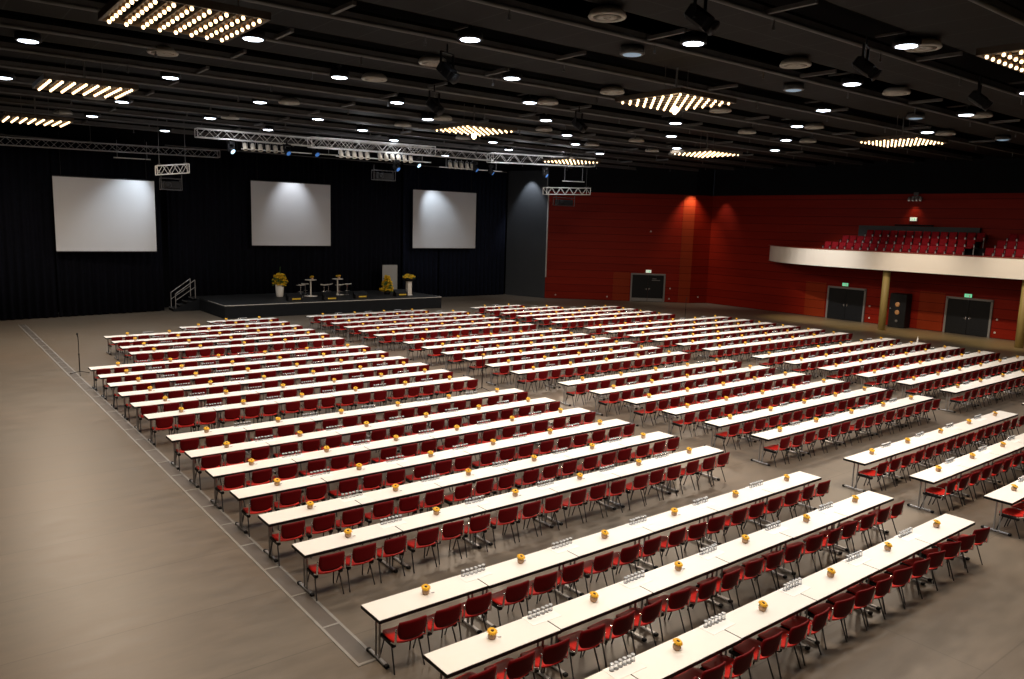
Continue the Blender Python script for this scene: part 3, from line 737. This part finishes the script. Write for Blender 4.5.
bw = MB(); bw.box((47.42, 12.3, 5.75), (.25, 7.7, 1.8)); bw.build('balcony_back_panel', M['panel'], bal)
bw = MB(); bw.box((47.2, 12.4, 6.72), (.2, 2.4, .10)); bw.build('balcony_ledge', M['black'], bal)
for i, y in enumerate((12.55, 4.65, -3.3)):
    m = MB(); m.lathe([(.22, 0), (.22, 3.9)], 20, c=(44.6, y, 0)); struct('pillar', m, M['pillar'])
def make_tipseat():
    t = empty('balcony_seat'); t['category'] = 'theatre seat'
    a = MB()
    a.shell(lambda u, v: (.02 + .10 * v + .03 * math.cos((u - .5) * PI), (u - .5) * .46, .48 + .44 * v), 6, 5, .07); a.build('backrest', M['seatcloth'], t)
    b = MB(); b.box((-.16, 0, .44), (.36, .44, .09), bev=.03); b.build('seat', M['seatcloth'], t)
    for s in (-1, 1):
        c = MB(); c.box((-.12, s * .25, .33), (.06, .03, .62)); c.build('side_stand', M['steel'], t)
        d = MB(); d.box((-.14, s * .25, .65), (.34, .045, .035), bev=.01); d.build('armrest', M['plastic'], t)
    return t
pt = Proto(make_tipseat())
for r, (x, z, y0, y1) in enumerate(((44.95, 4.3, 8.5, 18.0), (45.85, 4.5 , 8.3, 16.8), (46.75, 5.1, 8.15, 15.6))):
    z = (4.56, 5.0, 5.42)[r]
    n = int((y1 - y0) / .53)
    for i in range(n):
        pt.put((x, y0 + i * .53, z), 0, 'red balcony seat, %s from the aisle in the %s row, left of aisle' % (ORD[i + 1], ORD[r + 1]), 'red balcony seats')
    n2 = 8
    for i in range(n2):
        pt.put((x, 6.9 - r * .25 - i * .53, z), 0, 'red balcony seat, %s from the aisle in the %s row, right of aisle' % (ORD[i + 1], ORD[r + 1]), 'red balcony seats')
wl = empty('wall_spotlight', (XR - .03, 12.6, 8.45), -PI/2, 'cluster of small spotlights on the red wall above the balcony', 'wall lamp')
a = MB(); a.box((0, -.06, .1), (.5, .1, .12)); a.box((0, -.05, .3), (.3, .06, .2)); a.build('bracket', M['rail'], wl)
for k in range(4):
    b = MB(); b.lathe([(.05, .15), (.09, .12), (.10, -.1), (.08, -.1)], 10, M=Matrix.Translation((-.36 + .24 * k, -.18, -.05)) @ Matrix.Rotation(-.25, 4, 'X')); h = b.build('lamp_head', M['darkalu'], wl)
    c = MB(); c.lathe([(.085, -.09), (0, -.11)], 10, M=Matrix.Translation((-.36 + .24 * k, -.18, -.05)) @ Matrix.Rotation(-.25, 4, 'X')); c.build('lamp_lens', M['exitpale'], h)

# tall black cabinet against the wall
tc_ = empty('loudspeaker_tower', (XR - .45, 12.7, 0), 0, 'tall black loudspeaker cabinet against the red wall under the balcony', 'loudspeaker')
a = MB(); a.box((0, 0, 1.13), (.75, 1.1, 2.26), bev=.03); a.build('cabinet', M['plastic'], tc_)
for y, z, r in ((.0, 1.55, .16), (-.02, 1.02, .16), (-.02, .45, .10)):
    b = MB(); b.lathe([(r, 0), (r * .85, .04), (r * .3, .0), (0, .03)], 18, M=Matrix.Translation((-.39, y, z)) @ Matrix.Rotation(-PI/2, 4, 'Y')); b.build('cone', M['orange'] if z > .6 else M['rail'], tc_)
k = MB(); k.lathe([(.05, 0), (.05, .03), (0, .03)], 10, M=Matrix.Translation((-.39, .45, 1.25)) @ Matrix.Rotation(-PI/2, 4, 'Y')); k.build('knob', M['darkalu'], tc_)

# wash lamps at the top of the red corner
def washer(loc, rz, label):
    t = empty('wall_washer', loc, rz, label, 'wall lamp', 'small lamps at the wall top')
    a = MB(); a.tube((0, 0, 0), (0, -.3, .05), .02, 6); a.box((0, -.02, 0), (.16, .05, .16)); a.build('bracket', M['plastic'], t)
    b = MB(); b.lathe([(.05, .14), (.09, .1), (.10, -.1), (.085, -.1)], 12, c=(0, -.36, 0)); b.build('lamp_head', M['plastic'], t)
    c = MB(); c.lathe([(.08, -.08), (0, -.09)], 12, c=(0, -.36, 0)); c.build('lamp_lens', M['cool'], t)

# ------------------------------------------------------------------ tables, chairs, flowers, glasses
Zt, DEP, PIT = .74, .545, 1.5605
GY = {1: -5.655, 2: 0.0, 3: 10.211, 4: 20.544}
BANK = {1: 'nearest', 2: 'second', 3: 'third', 4: 'farthest'}
COLN = {'L': 'left', 'M': 'middle', 'R': 'right'}
X0 = {('L', 1): .042, ('L', 2): 0, ('L', 3): .035, ('L', 4): 1.847, ('M', 1): 12.842, ('M', 2): 12.713, ('M', 3): 12.489, ('M', 4): 12.387, ('R', 1): 23.95, ('R', 2): 23.804, ('R', 3): 23.491, ('R', 4): 23.377}
LT = {('L', 1): 1.835, ('L', 2): 1.807, ('L', 3): 1.758, ('L', 4): 1.760, ('M', 1): 1.853, ('M', 2): 1.885, ('M', 3): 1.885, ('M', 4): 1.885, ('R', 1): 1.95, ('R', 2): 1.965, ('R', 3): 1.973, ('R', 4): 1.933}
NT = {'L': 6, 'M': 5, 'R': 6}

def make_table(L):
    """near edge at y=-DEP, far edge at y=0, left end at x=0"""
    t = empty('conference_table'); t['category'] = 'table'
    g = .004
    a = MB(); a.box((L/2, -DEP/2, Zt - .004), (L - 2*g - .012, DEP - .012, .008)); a.build('table_top', M['top'], t)
    b = MB(); b.box((L/2, -DEP/2, Zt - .0305), (L - 2*g, DEP, .050), bev=.004); b.build('edge_band', M['edge'], t)
    for e in (0, 1):
        x = .13 if e == 0 else L - .13; s = 1 if e == 0 else -1
        c = MB(); c.tube((x, -DEP/2 - .05, .05), (x, -DEP/2 - .05, .70), .017, 8); c.tube((x, -DEP/2 + .05, .05), (x, -DEP/2 + .05, .70), .017, 8); c.box((x, -DEP/2, .69), (.06, .40, .025)); lg = c.build('leg', M['steel'], t)
        d = MB(); d.box((x, -DEP/2, .035), (.055, .48, .03), bev=.008); d.box((x, -DEP/2 - .26, .028), (.065, .06, .052), mi=1, bev=.01); d.box((x, -DEP/2 + .26, .028), (.065, .06, .052), mi=1, bev=.01); d.build('foot', [M['steel'], M['plastic']], lg)
    r = MB(); r.box((L/2, -DEP/2, .665), (L - .32, .05, .03)); r.build('under_rail', M['darkleg'], t)
    return t

# chair: seat and back shells, silver brackets, black blocks and thin splayed legs; faces +y
def sq(u, v, e=.62):
    """square -> rounded square"""
    x, y = 2 * u - 1, 2 * v - 1
    k = math.sqrt(max(0, 1 - e * x * x * y * y)); return x * k, y * k
def chair_shapes():
    out = []
    m = MB()
    def fs(u, v):
        x, y = sq(u, v, .30); z = .435 + .030 * x * x + (.085 * max(0, -y - .35) ** 2 if y < 0 else -.045 * max(0, y - .55) ** 1.5 * 2)
        return (x * .235, .005 + y * .255, z)
    m.shell(fs, 8, 8, .022); out.append(('seat', m, 'seat'))
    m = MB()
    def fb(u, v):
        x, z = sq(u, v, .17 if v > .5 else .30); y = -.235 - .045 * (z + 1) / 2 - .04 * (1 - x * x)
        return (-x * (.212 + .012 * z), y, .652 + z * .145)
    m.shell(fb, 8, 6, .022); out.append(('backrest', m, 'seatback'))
    for s in (-1, 1):
        m = MB(); m.tube((s * .232, -.12, .425), (s * .238, -.25, .47), .015, 6); m.tube((s * .238, -.25, .47), (s * .232, -.262, .64), .018, 6); m.box((s * .231, -.257, .655), (.018, .03, .055))
        out.append(('bracket', m, 'chrome'))
    for s in (-1, 1):
        m = MB(); m.box((s * .212, .02, .392), (.065, .38, .058), bev=.012); out.append(('leg_block', m, 'plastic'))
    for s in (-1, 1):
        m = MB(); m.tube((s * .205, .13, .385), (s * .245, .235, .004), .0115, 6); out.append(('leg', m, 'darkleg'))
        m = MB(); m.tube((s * .205, -.07, .385), (s * .232, -.222, .004), .0115, 6); out.append(('leg', m, 'darkleg'))
    return out
CS = chair_shapes()
def make_chair():
    t = empty('conference_chair'); t['category'] = 'chair'
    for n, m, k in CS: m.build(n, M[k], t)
    return t

def make_pot(kind=0):
    t = empty('sunflower_pot'); t['category'] = 'flower pot'; t.scale = (.86, .86, .86)
    a = MB(); a.lathe([(.046, 0), (.062, .018), (.067, .048), (.060, .078), (.052, .092), (.045, .082)], 12); a.build('pot', M['pot'], t)
    tilt = Matrix.Translation((0, -.006, .118)) @ Matrix.Rotation(math.radians(17), 4, 'X')
    f = MB(); N = 14
    for ring in (0, 1):
        for k in range(N):
            u = 2 * PI * (k + .5 * ring) / N; r0, r1 = .020, .088 - .014 * ring; w = .021; zz = .014 * ring
            d = Vector((math.cos(u), math.sin(u), 0)); s = Vector((-d.y, d.x, 0)) * w
            V = [d * r0 - s * .5 + Vector((0, 0, zz + .004)), d * (r0 + r1) * .55 - s + Vector((0, 0, zz + .014)), d * r1 + Vector((0, 0, zz - .004)), d * (r0 + r1) * .55 + s + Vector((0, 0, zz + .014)), d * r0 + s * .5 + Vector((0, 0, zz + .004))]
            f.add([tuple(p) for p in V] + [tuple(p - Vector((0, 0, .004))) for p in V], [(0, 1, 2, 3, 4), (9, 8, 7, 6, 5), (0, 5, 6, 1), (1, 6, 7, 2), (2, 7, 8, 3), (3, 8, 9, 4)], 0, False, tilt)
    fo = f.build('petals', M['petal'], t)
    h = MB(); h.lathe([(.026, .004), (.026, .020), (.017, .027), (0, .029)], 12, M=tilt); h.build('flower_heart', M['heart'], fo)
    g = MB(); g.tube((0, 0, .06), (0, 0, .13), .008, 6)
    for u in (.5, 2.6, 4.4):
        d = Vector((math.cos(u), math.sin(u), 0)); s = Vector((-d.y, d.x, 0)) * .02; z = Vector((0, 0, .1))
        V = [z, z + d * .045 + s + Vector((0, 0, .012)), z + d * .085 - Vector((0, 0, .01)), z + d * .045 - s + Vector((0, 0, .012))]
        g.add([tuple(p) for p in V] + [tuple(p - Vector((0, 0, .003))) for p in V], [(0, 1, 2, 3), (7, 6, 5, 4), (0, 4, 5, 1), (1, 5, 6, 2), (2, 6, 7, 3), (3, 7, 4, 0)])
    g.build('leaves', M['leaf'], t)
    c = MB(); c.box((.125, .0, .006), (.05, .022, .008)); c.tube((.06, 0, .03), (.105, 0, .008), .0025, 4); c.build('gift_tag', M['tagm'], t)
    return t
GL_PROF = [(.0375, .003), (.034, .060), (.0305, .106), (.0275, .112), (.0305, .050), (.0345, .004)]
def glass_mb(m=None, c=(0, 0, 0), n=10):
    m = m or MB()
    m.lathe([(.033, .001), (.031, .045), (.028, .080)], n, mi=0, c=c)
    m.lathe([(.028, .080), (.0282, .092), (.024, .096), (0, .095)], n, mi=1, c=c)
    return m

rows_all = []
for (c, g) in X0:
    n = NT[c]
    for k in range(3 if g == 1 else 6):
        i0, i1 = 0, n
        if g == 4:
            if c == 'L': i0, i1 = ((0, 5) if k < 4 else ((2, 5) if k == 4 else (3, 5)))
            elif c == 'M': i1 = 5 if k < 5 else 4
            else: i1 = 5 if k < 4 else (3 if k == 4 else 2)
        if (c, g) == ('R', 1):
            if k < 2: continue
            i1 = 2
        rows_all.append((c, g, k, i0, i1))
def rowlabel(c, g, k): return '%s row, %s %s block' % (ORD[k + 1], BANK[g], COLN[c])

tproto = {}; pot = Proto(make_pot())
chairs = []; glasses = []
paper_me = None
for (c, g, k, i0, i1) in rows_all:
    L = LT[c, g]; x0 = X0[c, g]; y = GY[g] + k * PIT
    if L not in tproto: tproto[L] = Proto(make_table(L))
    if (c, g, k) == ('L', 1, 2): x0 -= .055; y += .02
    rl = rowlabel(c, g, k)
    for i in range(i0, i1):
        x = x0 + i * L + random.uniform(-.001, .001); j = ORD[i - i0 + 1]
        dy = random.uniform(-.008, .008)
        tproto[L].put((x, y + dy, 0), 0, 'white-topped folding table, %s from left in %s' % (j, rl), 'tables of the %s' % rl)
        px_ = x + L * .503 + random.uniform(-.03, .03)
        pot.put((px_, y - .215 + random.uniform(-.03, .03), Zt), random.uniform(-.7, .5), 'sunflower in small brown pot on the %s table, %s' % (j, rl), 'sunflower pots on the tables')
        for q in range(3):
            cx = x + L / 2 + .022 + (q - 1) * L * .314 + random.uniform(-.015, .015); cy = y - DEP + .035 + random.uniform(-.02, .025); rz = random.gauss(0, .035)
            if g == 1 and k == 0 and c == 'L' and i >= 3: rz -= .10 + .10 * (i - 3)
            chairs.append((cx, cy, rz, (i - i0) * 3 + q + 1, rl))
    for s in range(i0 + 1, i1):
        gx = x0 + s * L + .05 + random.uniform(-.03, .03); gy = y - .075
        sh = MB()
        if paper_me is None:
            sh.box((0, 0, .002), (.50, .26, .003)); paper_me = sh.mesh('paper_sheet', M['paper'])
        o = link('paper_sheet', paper_me); o.location = (gx - .02, gy - .06, Zt); o.rotation_euler = (0, 0, random.uniform(-.05, .05))
        tag(o, 'white paper sheet under glasses at the %s seam, %s' % (ORD[s - i0], rl), 'paper sheet', 'white sheets under the glasses')
        for q in range(6):
            glasses.append((gx + (q - 2.5) * .076 + random.uniform(-.006, .006), gy + random.uniform(-.008, .008), q + 1, ORD[s - i0], rl))

# chairs: the 300 that show largest are single things, the rest one mass
def score(p): 
    return dist((p[0], p[1], .5)) + (0 if in_view((p[0], p[1], .6), 10) else 1000)
chairs.sort(key=score)
pc = Proto(make_chair())
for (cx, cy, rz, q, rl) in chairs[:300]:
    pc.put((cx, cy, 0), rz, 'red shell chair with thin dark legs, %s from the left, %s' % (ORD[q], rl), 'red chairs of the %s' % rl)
def mass(name, shapes, places, label, cat):
    """the same shape repeated at many places as one mesh"""
    mats = []; V = []; Fs = []; Mi = []; Sm = []
    base = 0
    for n, m, k in shapes:
        ks = k if isinstance(k, list) else [k]
        idx = []
        for kk in ks:
            if kk not in mats: mats.append(kk)
            idx.append(mats.index(kk))
        V += m.v; Fs += [tuple(i + base for i in f) for f in m.f]; Mi += [idx[q] for q in m.m]; Sm += m.s; base = len(V)
    A = np.array(V, float); n = len(A); allv = []; allf = []
    for t, (x, y, z, rz) in enumerate(places):
        c, s = math.cos(rz), math.sin(rz); B = A.copy(); B[:, 0] = A[:, 0] * c - A[:, 1] * s + x; B[:, 1] = A[:, 0] * s + A[:, 1] * c + y; B[:, 2] += z
        allv.append(B); o = t * n
        allf += [tuple(i + o for i in f) for f in Fs]
    me = bpy.data.meshes.new(name); me.from_pydata(np.concatenate(allv).tolist(), [], allf)
    for kk in mats: me.materials.append(M[kk])
    me.polygons.foreach_set('material_index', Mi * len(places)); me.polygons.foreach_set('use_smooth', Sm * len(places)); me.update()
    return tag(link(name, me), label, cat, None, 'stuff')
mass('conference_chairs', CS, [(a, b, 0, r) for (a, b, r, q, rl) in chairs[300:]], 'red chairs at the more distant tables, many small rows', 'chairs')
glasses.sort(key=lambda p: dist((p[0], p[1], .8)) + (0 if in_view((p[0], p[1], .8), 10) else 1000))
gme = glass_mb(n=12).mesh('drinking_glass', [M['glass'], M['glassbase']])
for (a, b, q, sm, rl) in glasses[:300]:
    o = link('drinking_glass', gme); o.location = (a, b, Zt + .0035)
    tag(o, 'upturned glass, %s of six from left at %s seam, %s' % (ORD[q], sm, rl), 'glass', 'glasses at %s seam of %s' % (sm, rl))
mass('drinking_glasses', [('glass', glass_mb(n=7), ['glass', 'glassbase'])], [(a, b, Zt + .0035, 0) for (a, b, q, sm, rl) in glasses[300:]], 'upturned glasses in sixes on the more distant tables', 'glasses')

bt = empty('water_bottle', (35.15, GY[2] + 4 * PIT - .25, Zt), 0, 'white bottle standing at the far right table end', 'bottle')
a = MB(); a.lathe([(.04, 0), (.042, .02), (.042, .2), (.016, .27), (.015, .31)], 12); a.build('bottle_body', M['white'], bt); b = MB(); b.lathe([(.018, .31), (.018, .335), (0, .336)], 10); b.build('bottle_cap', M['white'], bt)

# microphone stands
def mic(loc, rz, label, h=1.42):
    t = empty('microphone_stand', loc, rz, label, 'microphone stand', 'microphone stands in the aisles')
    a = MB(); a.tube((0, 0, .09), (0, 0, h), .014, 8); a.tube((0, 0, .09), (0, 0, .75), .019, 8); a.build('pole', M['plastic'], t)
    for k in range(3):
        u = 2 * PI * k / 3 + .4; b = MB(); b.tube((.02 * math.cos(u), .02 * math.sin(u), .12), (.36 * math.cos(u), .36 * math.sin(u), .015), .012, 6); b.tube((.34 * math.cos(u), .34 * math.sin(u), .02), (.37 * math.cos(u), .37 * math.sin(u), .014), .016, 6); b.build('leg', M['plastic'], t)
    c = MB(); c.tube((0, 0, h - .02), (-.03, -.05, h + .10), .016, 8); c.lathe([(.02, 0), (.03, .02), (.03, .05), (.015, .075), (0, .08)], 10, M=Matrix.Translation((-.03, -.05, h + .09))); c.build('microphone', M['plastic'], t)
    k = MB(); k.lathe([(.025, 0), (.028, .03), (.025, .06)], 10, c=(0, 0, .74)); k.build('clutch', M['plastic'], t)
mic((.19, 20.7, 0), 0, 'black microphone stand on the floor left of the left table block')
mic((11.65, 10.75, 0), .6, 'black microphone stand in the aisle between left and middle blocks')
mic((35.9, 21.4, 0), .3, 'black microphone stand right of the far tables before the dark return wall')

# taped cable run beside the left block
tp = empty('floor_cable_tape', (0, 0, 0), 0, 'pale taped cable run on the floor beside the left table block', 'floor tape')
a = MB(); a.box((-.025, 16.8, .003), (.30, 39.2, .005)); a.build('cable_cover', M['cable'], tp)
for x in (-.17, .12):
    a = MB(); a.box((x, 16.8, .004), (.045, 39.2, .008)); a.build('edge_tape', M['tape'], tp)
for k in range(33):
    a = MB(); a.box((-.025, -2.76 + k * 1.2, .005), (.33, .045, .009)); a.build('cross_tape', M['tape'], tp)

# ------------------------------------------------------------------ lights
def light(kind, loc, power, col, **kw):
    d = bpy.data.lights.new(kind.lower() + '_light', kind); d.energy = power; d.color = col
    for k, v in kw.items(): setattr(d, k, v)
    o = bpy.data.objects.new(d.name, d); COL.objects.link(o); o.location = loc
    return o
def aim(o, target):
    o.rotation_euler = (Vector(target) - o.location).to_track_quat('-Z', 'Y').to_euler()
    return o
for (x, y, b) in chs:
    light('AREA', (x, y, 9.66), 1000 if (x > 2 or y > 20) else 760, (1.0, .80, .60), shape='SQUARE', size=2.3)
for (x, y) in DL:
    light('SPOT', (x, y, 10.5), 850 if (x, y) != (17.87, 28.45) else 160, (.92, .97, 1.0), spot_size=math.radians(105), spot_blend=.6, shadow_soft_size=.24)
# moving heads on the screens and the stage panel
aim(light('SPOT', (7.0, 36.4, 9.3), 620, (.85, .94, 1.0), spot_size=math.radians(62), spot_blend=.9, shadow_soft_size=.08), (5.6, 38.0, 6.4))
aim(light('SPOT', (16.5, 38.6, 9.6), 480, (.95, .97, 1.0), spot_size=math.radians(70), spot_blend=.9, shadow_soft_size=.08), (16.5, 40.1, 6.8))
aim(light('SPOT', (27.0, 38.4, 9.5), 700, (.85, .94, 1.0), spot_size=math.radians(60), spot_blend=.9, shadow_soft_size=.08), (28.2, 40.1, 6.6))
aim(light('SPOT', (35.75, 38.45, 10.35), 900, (.92, .95, 1.0), spot_size=math.radians(70), spot_blend=.6, shadow_soft_size=.06), (36.55, 38.75, 7.0))
# unseen spots added to brighten the balcony front, and lamps under the balcony
for y, e in ((16.5, 1500), (10.3, 1200), (4.6, 1200)):
    aim(light('SPOT', (35.5, y - .5, 10.2), e * 3.2, (1, .95, .88) if y > 12 else (1, .86, .68), spot_size=math.radians(40), spot_blend=1.0, shadow_soft_size=.15), (43.9, y, 4.0))
for y in (-2, 2, 6, 10.3, 14.5, 18.5):
    light('SPOT', (44.9, y, 3.95), 620, (1, .72, .26), spot_size=math.radians(84), spot_blend=.8, shadow_soft_size=.1)
# fill points added to brighten the trusses, with no fixtures of their own
for p, e in (((9.4, 30.2, 9.75), 25), ((15.0, 26.6, 9.6), 60), ((18.6, 26.6, 9.6), 50), ((26.0, 26.9, 9.7), 70), ((29.6, 26.9, 9.6), 80), ((32.4, 28.9, 9.0), 25), ((6.2, 29.0, 8.9), 12)):
    light('POINT', p, e * 1.7, (.95, .96, 1.0), shadow_soft_size=.1)
# lamps washing the red corner and the wall above the balcony
aim(light('SPOT', (45.2, 29.0, 9.3), 1100, (1, .80, .6), spot_size=math.radians(80), spot_blend=.9, shadow_soft_size=.06), (45.9, 29.6, 5.5))
aim(light('SPOT', (46.6, 27.6, 9.3), 380, (.9, .9, 1), spot_size=math.radians(60), spot_blend=.9, shadow_soft_size=.06), (47.6, 27.4, 5.0))
aim(light('SPOT', (47.2, 12.6, 8.3), 70, (1, .7, .5), spot_size=math.radians(90), spot_blend=.9, shadow_soft_size=.06), (47.5, 12.6, 5.5))

w = bpy.data.worlds.new('world'); S.world = w; w.use_nodes = True
w.node_tree.nodes['Background'].inputs[0].default_value = (.5, .55, .7, 1); w.node_tree.nodes['Background'].inputs[1].default_value = .02

vs = S.view_settings
vs.view_transform = 'Standard'; vs.look = 'None'; vs.gamma = 1; vs.use_curve_mapping = False; vs.exposure = -0.27
cy = S.cycles
cy.use_denoising = True; cy.max_bounces = 6; cy.diffuse_bounces = 3; cy.glossy_bounces = 3; cy.transparent_max_bounces = 12; cy.sample_clamp_indirect = 4
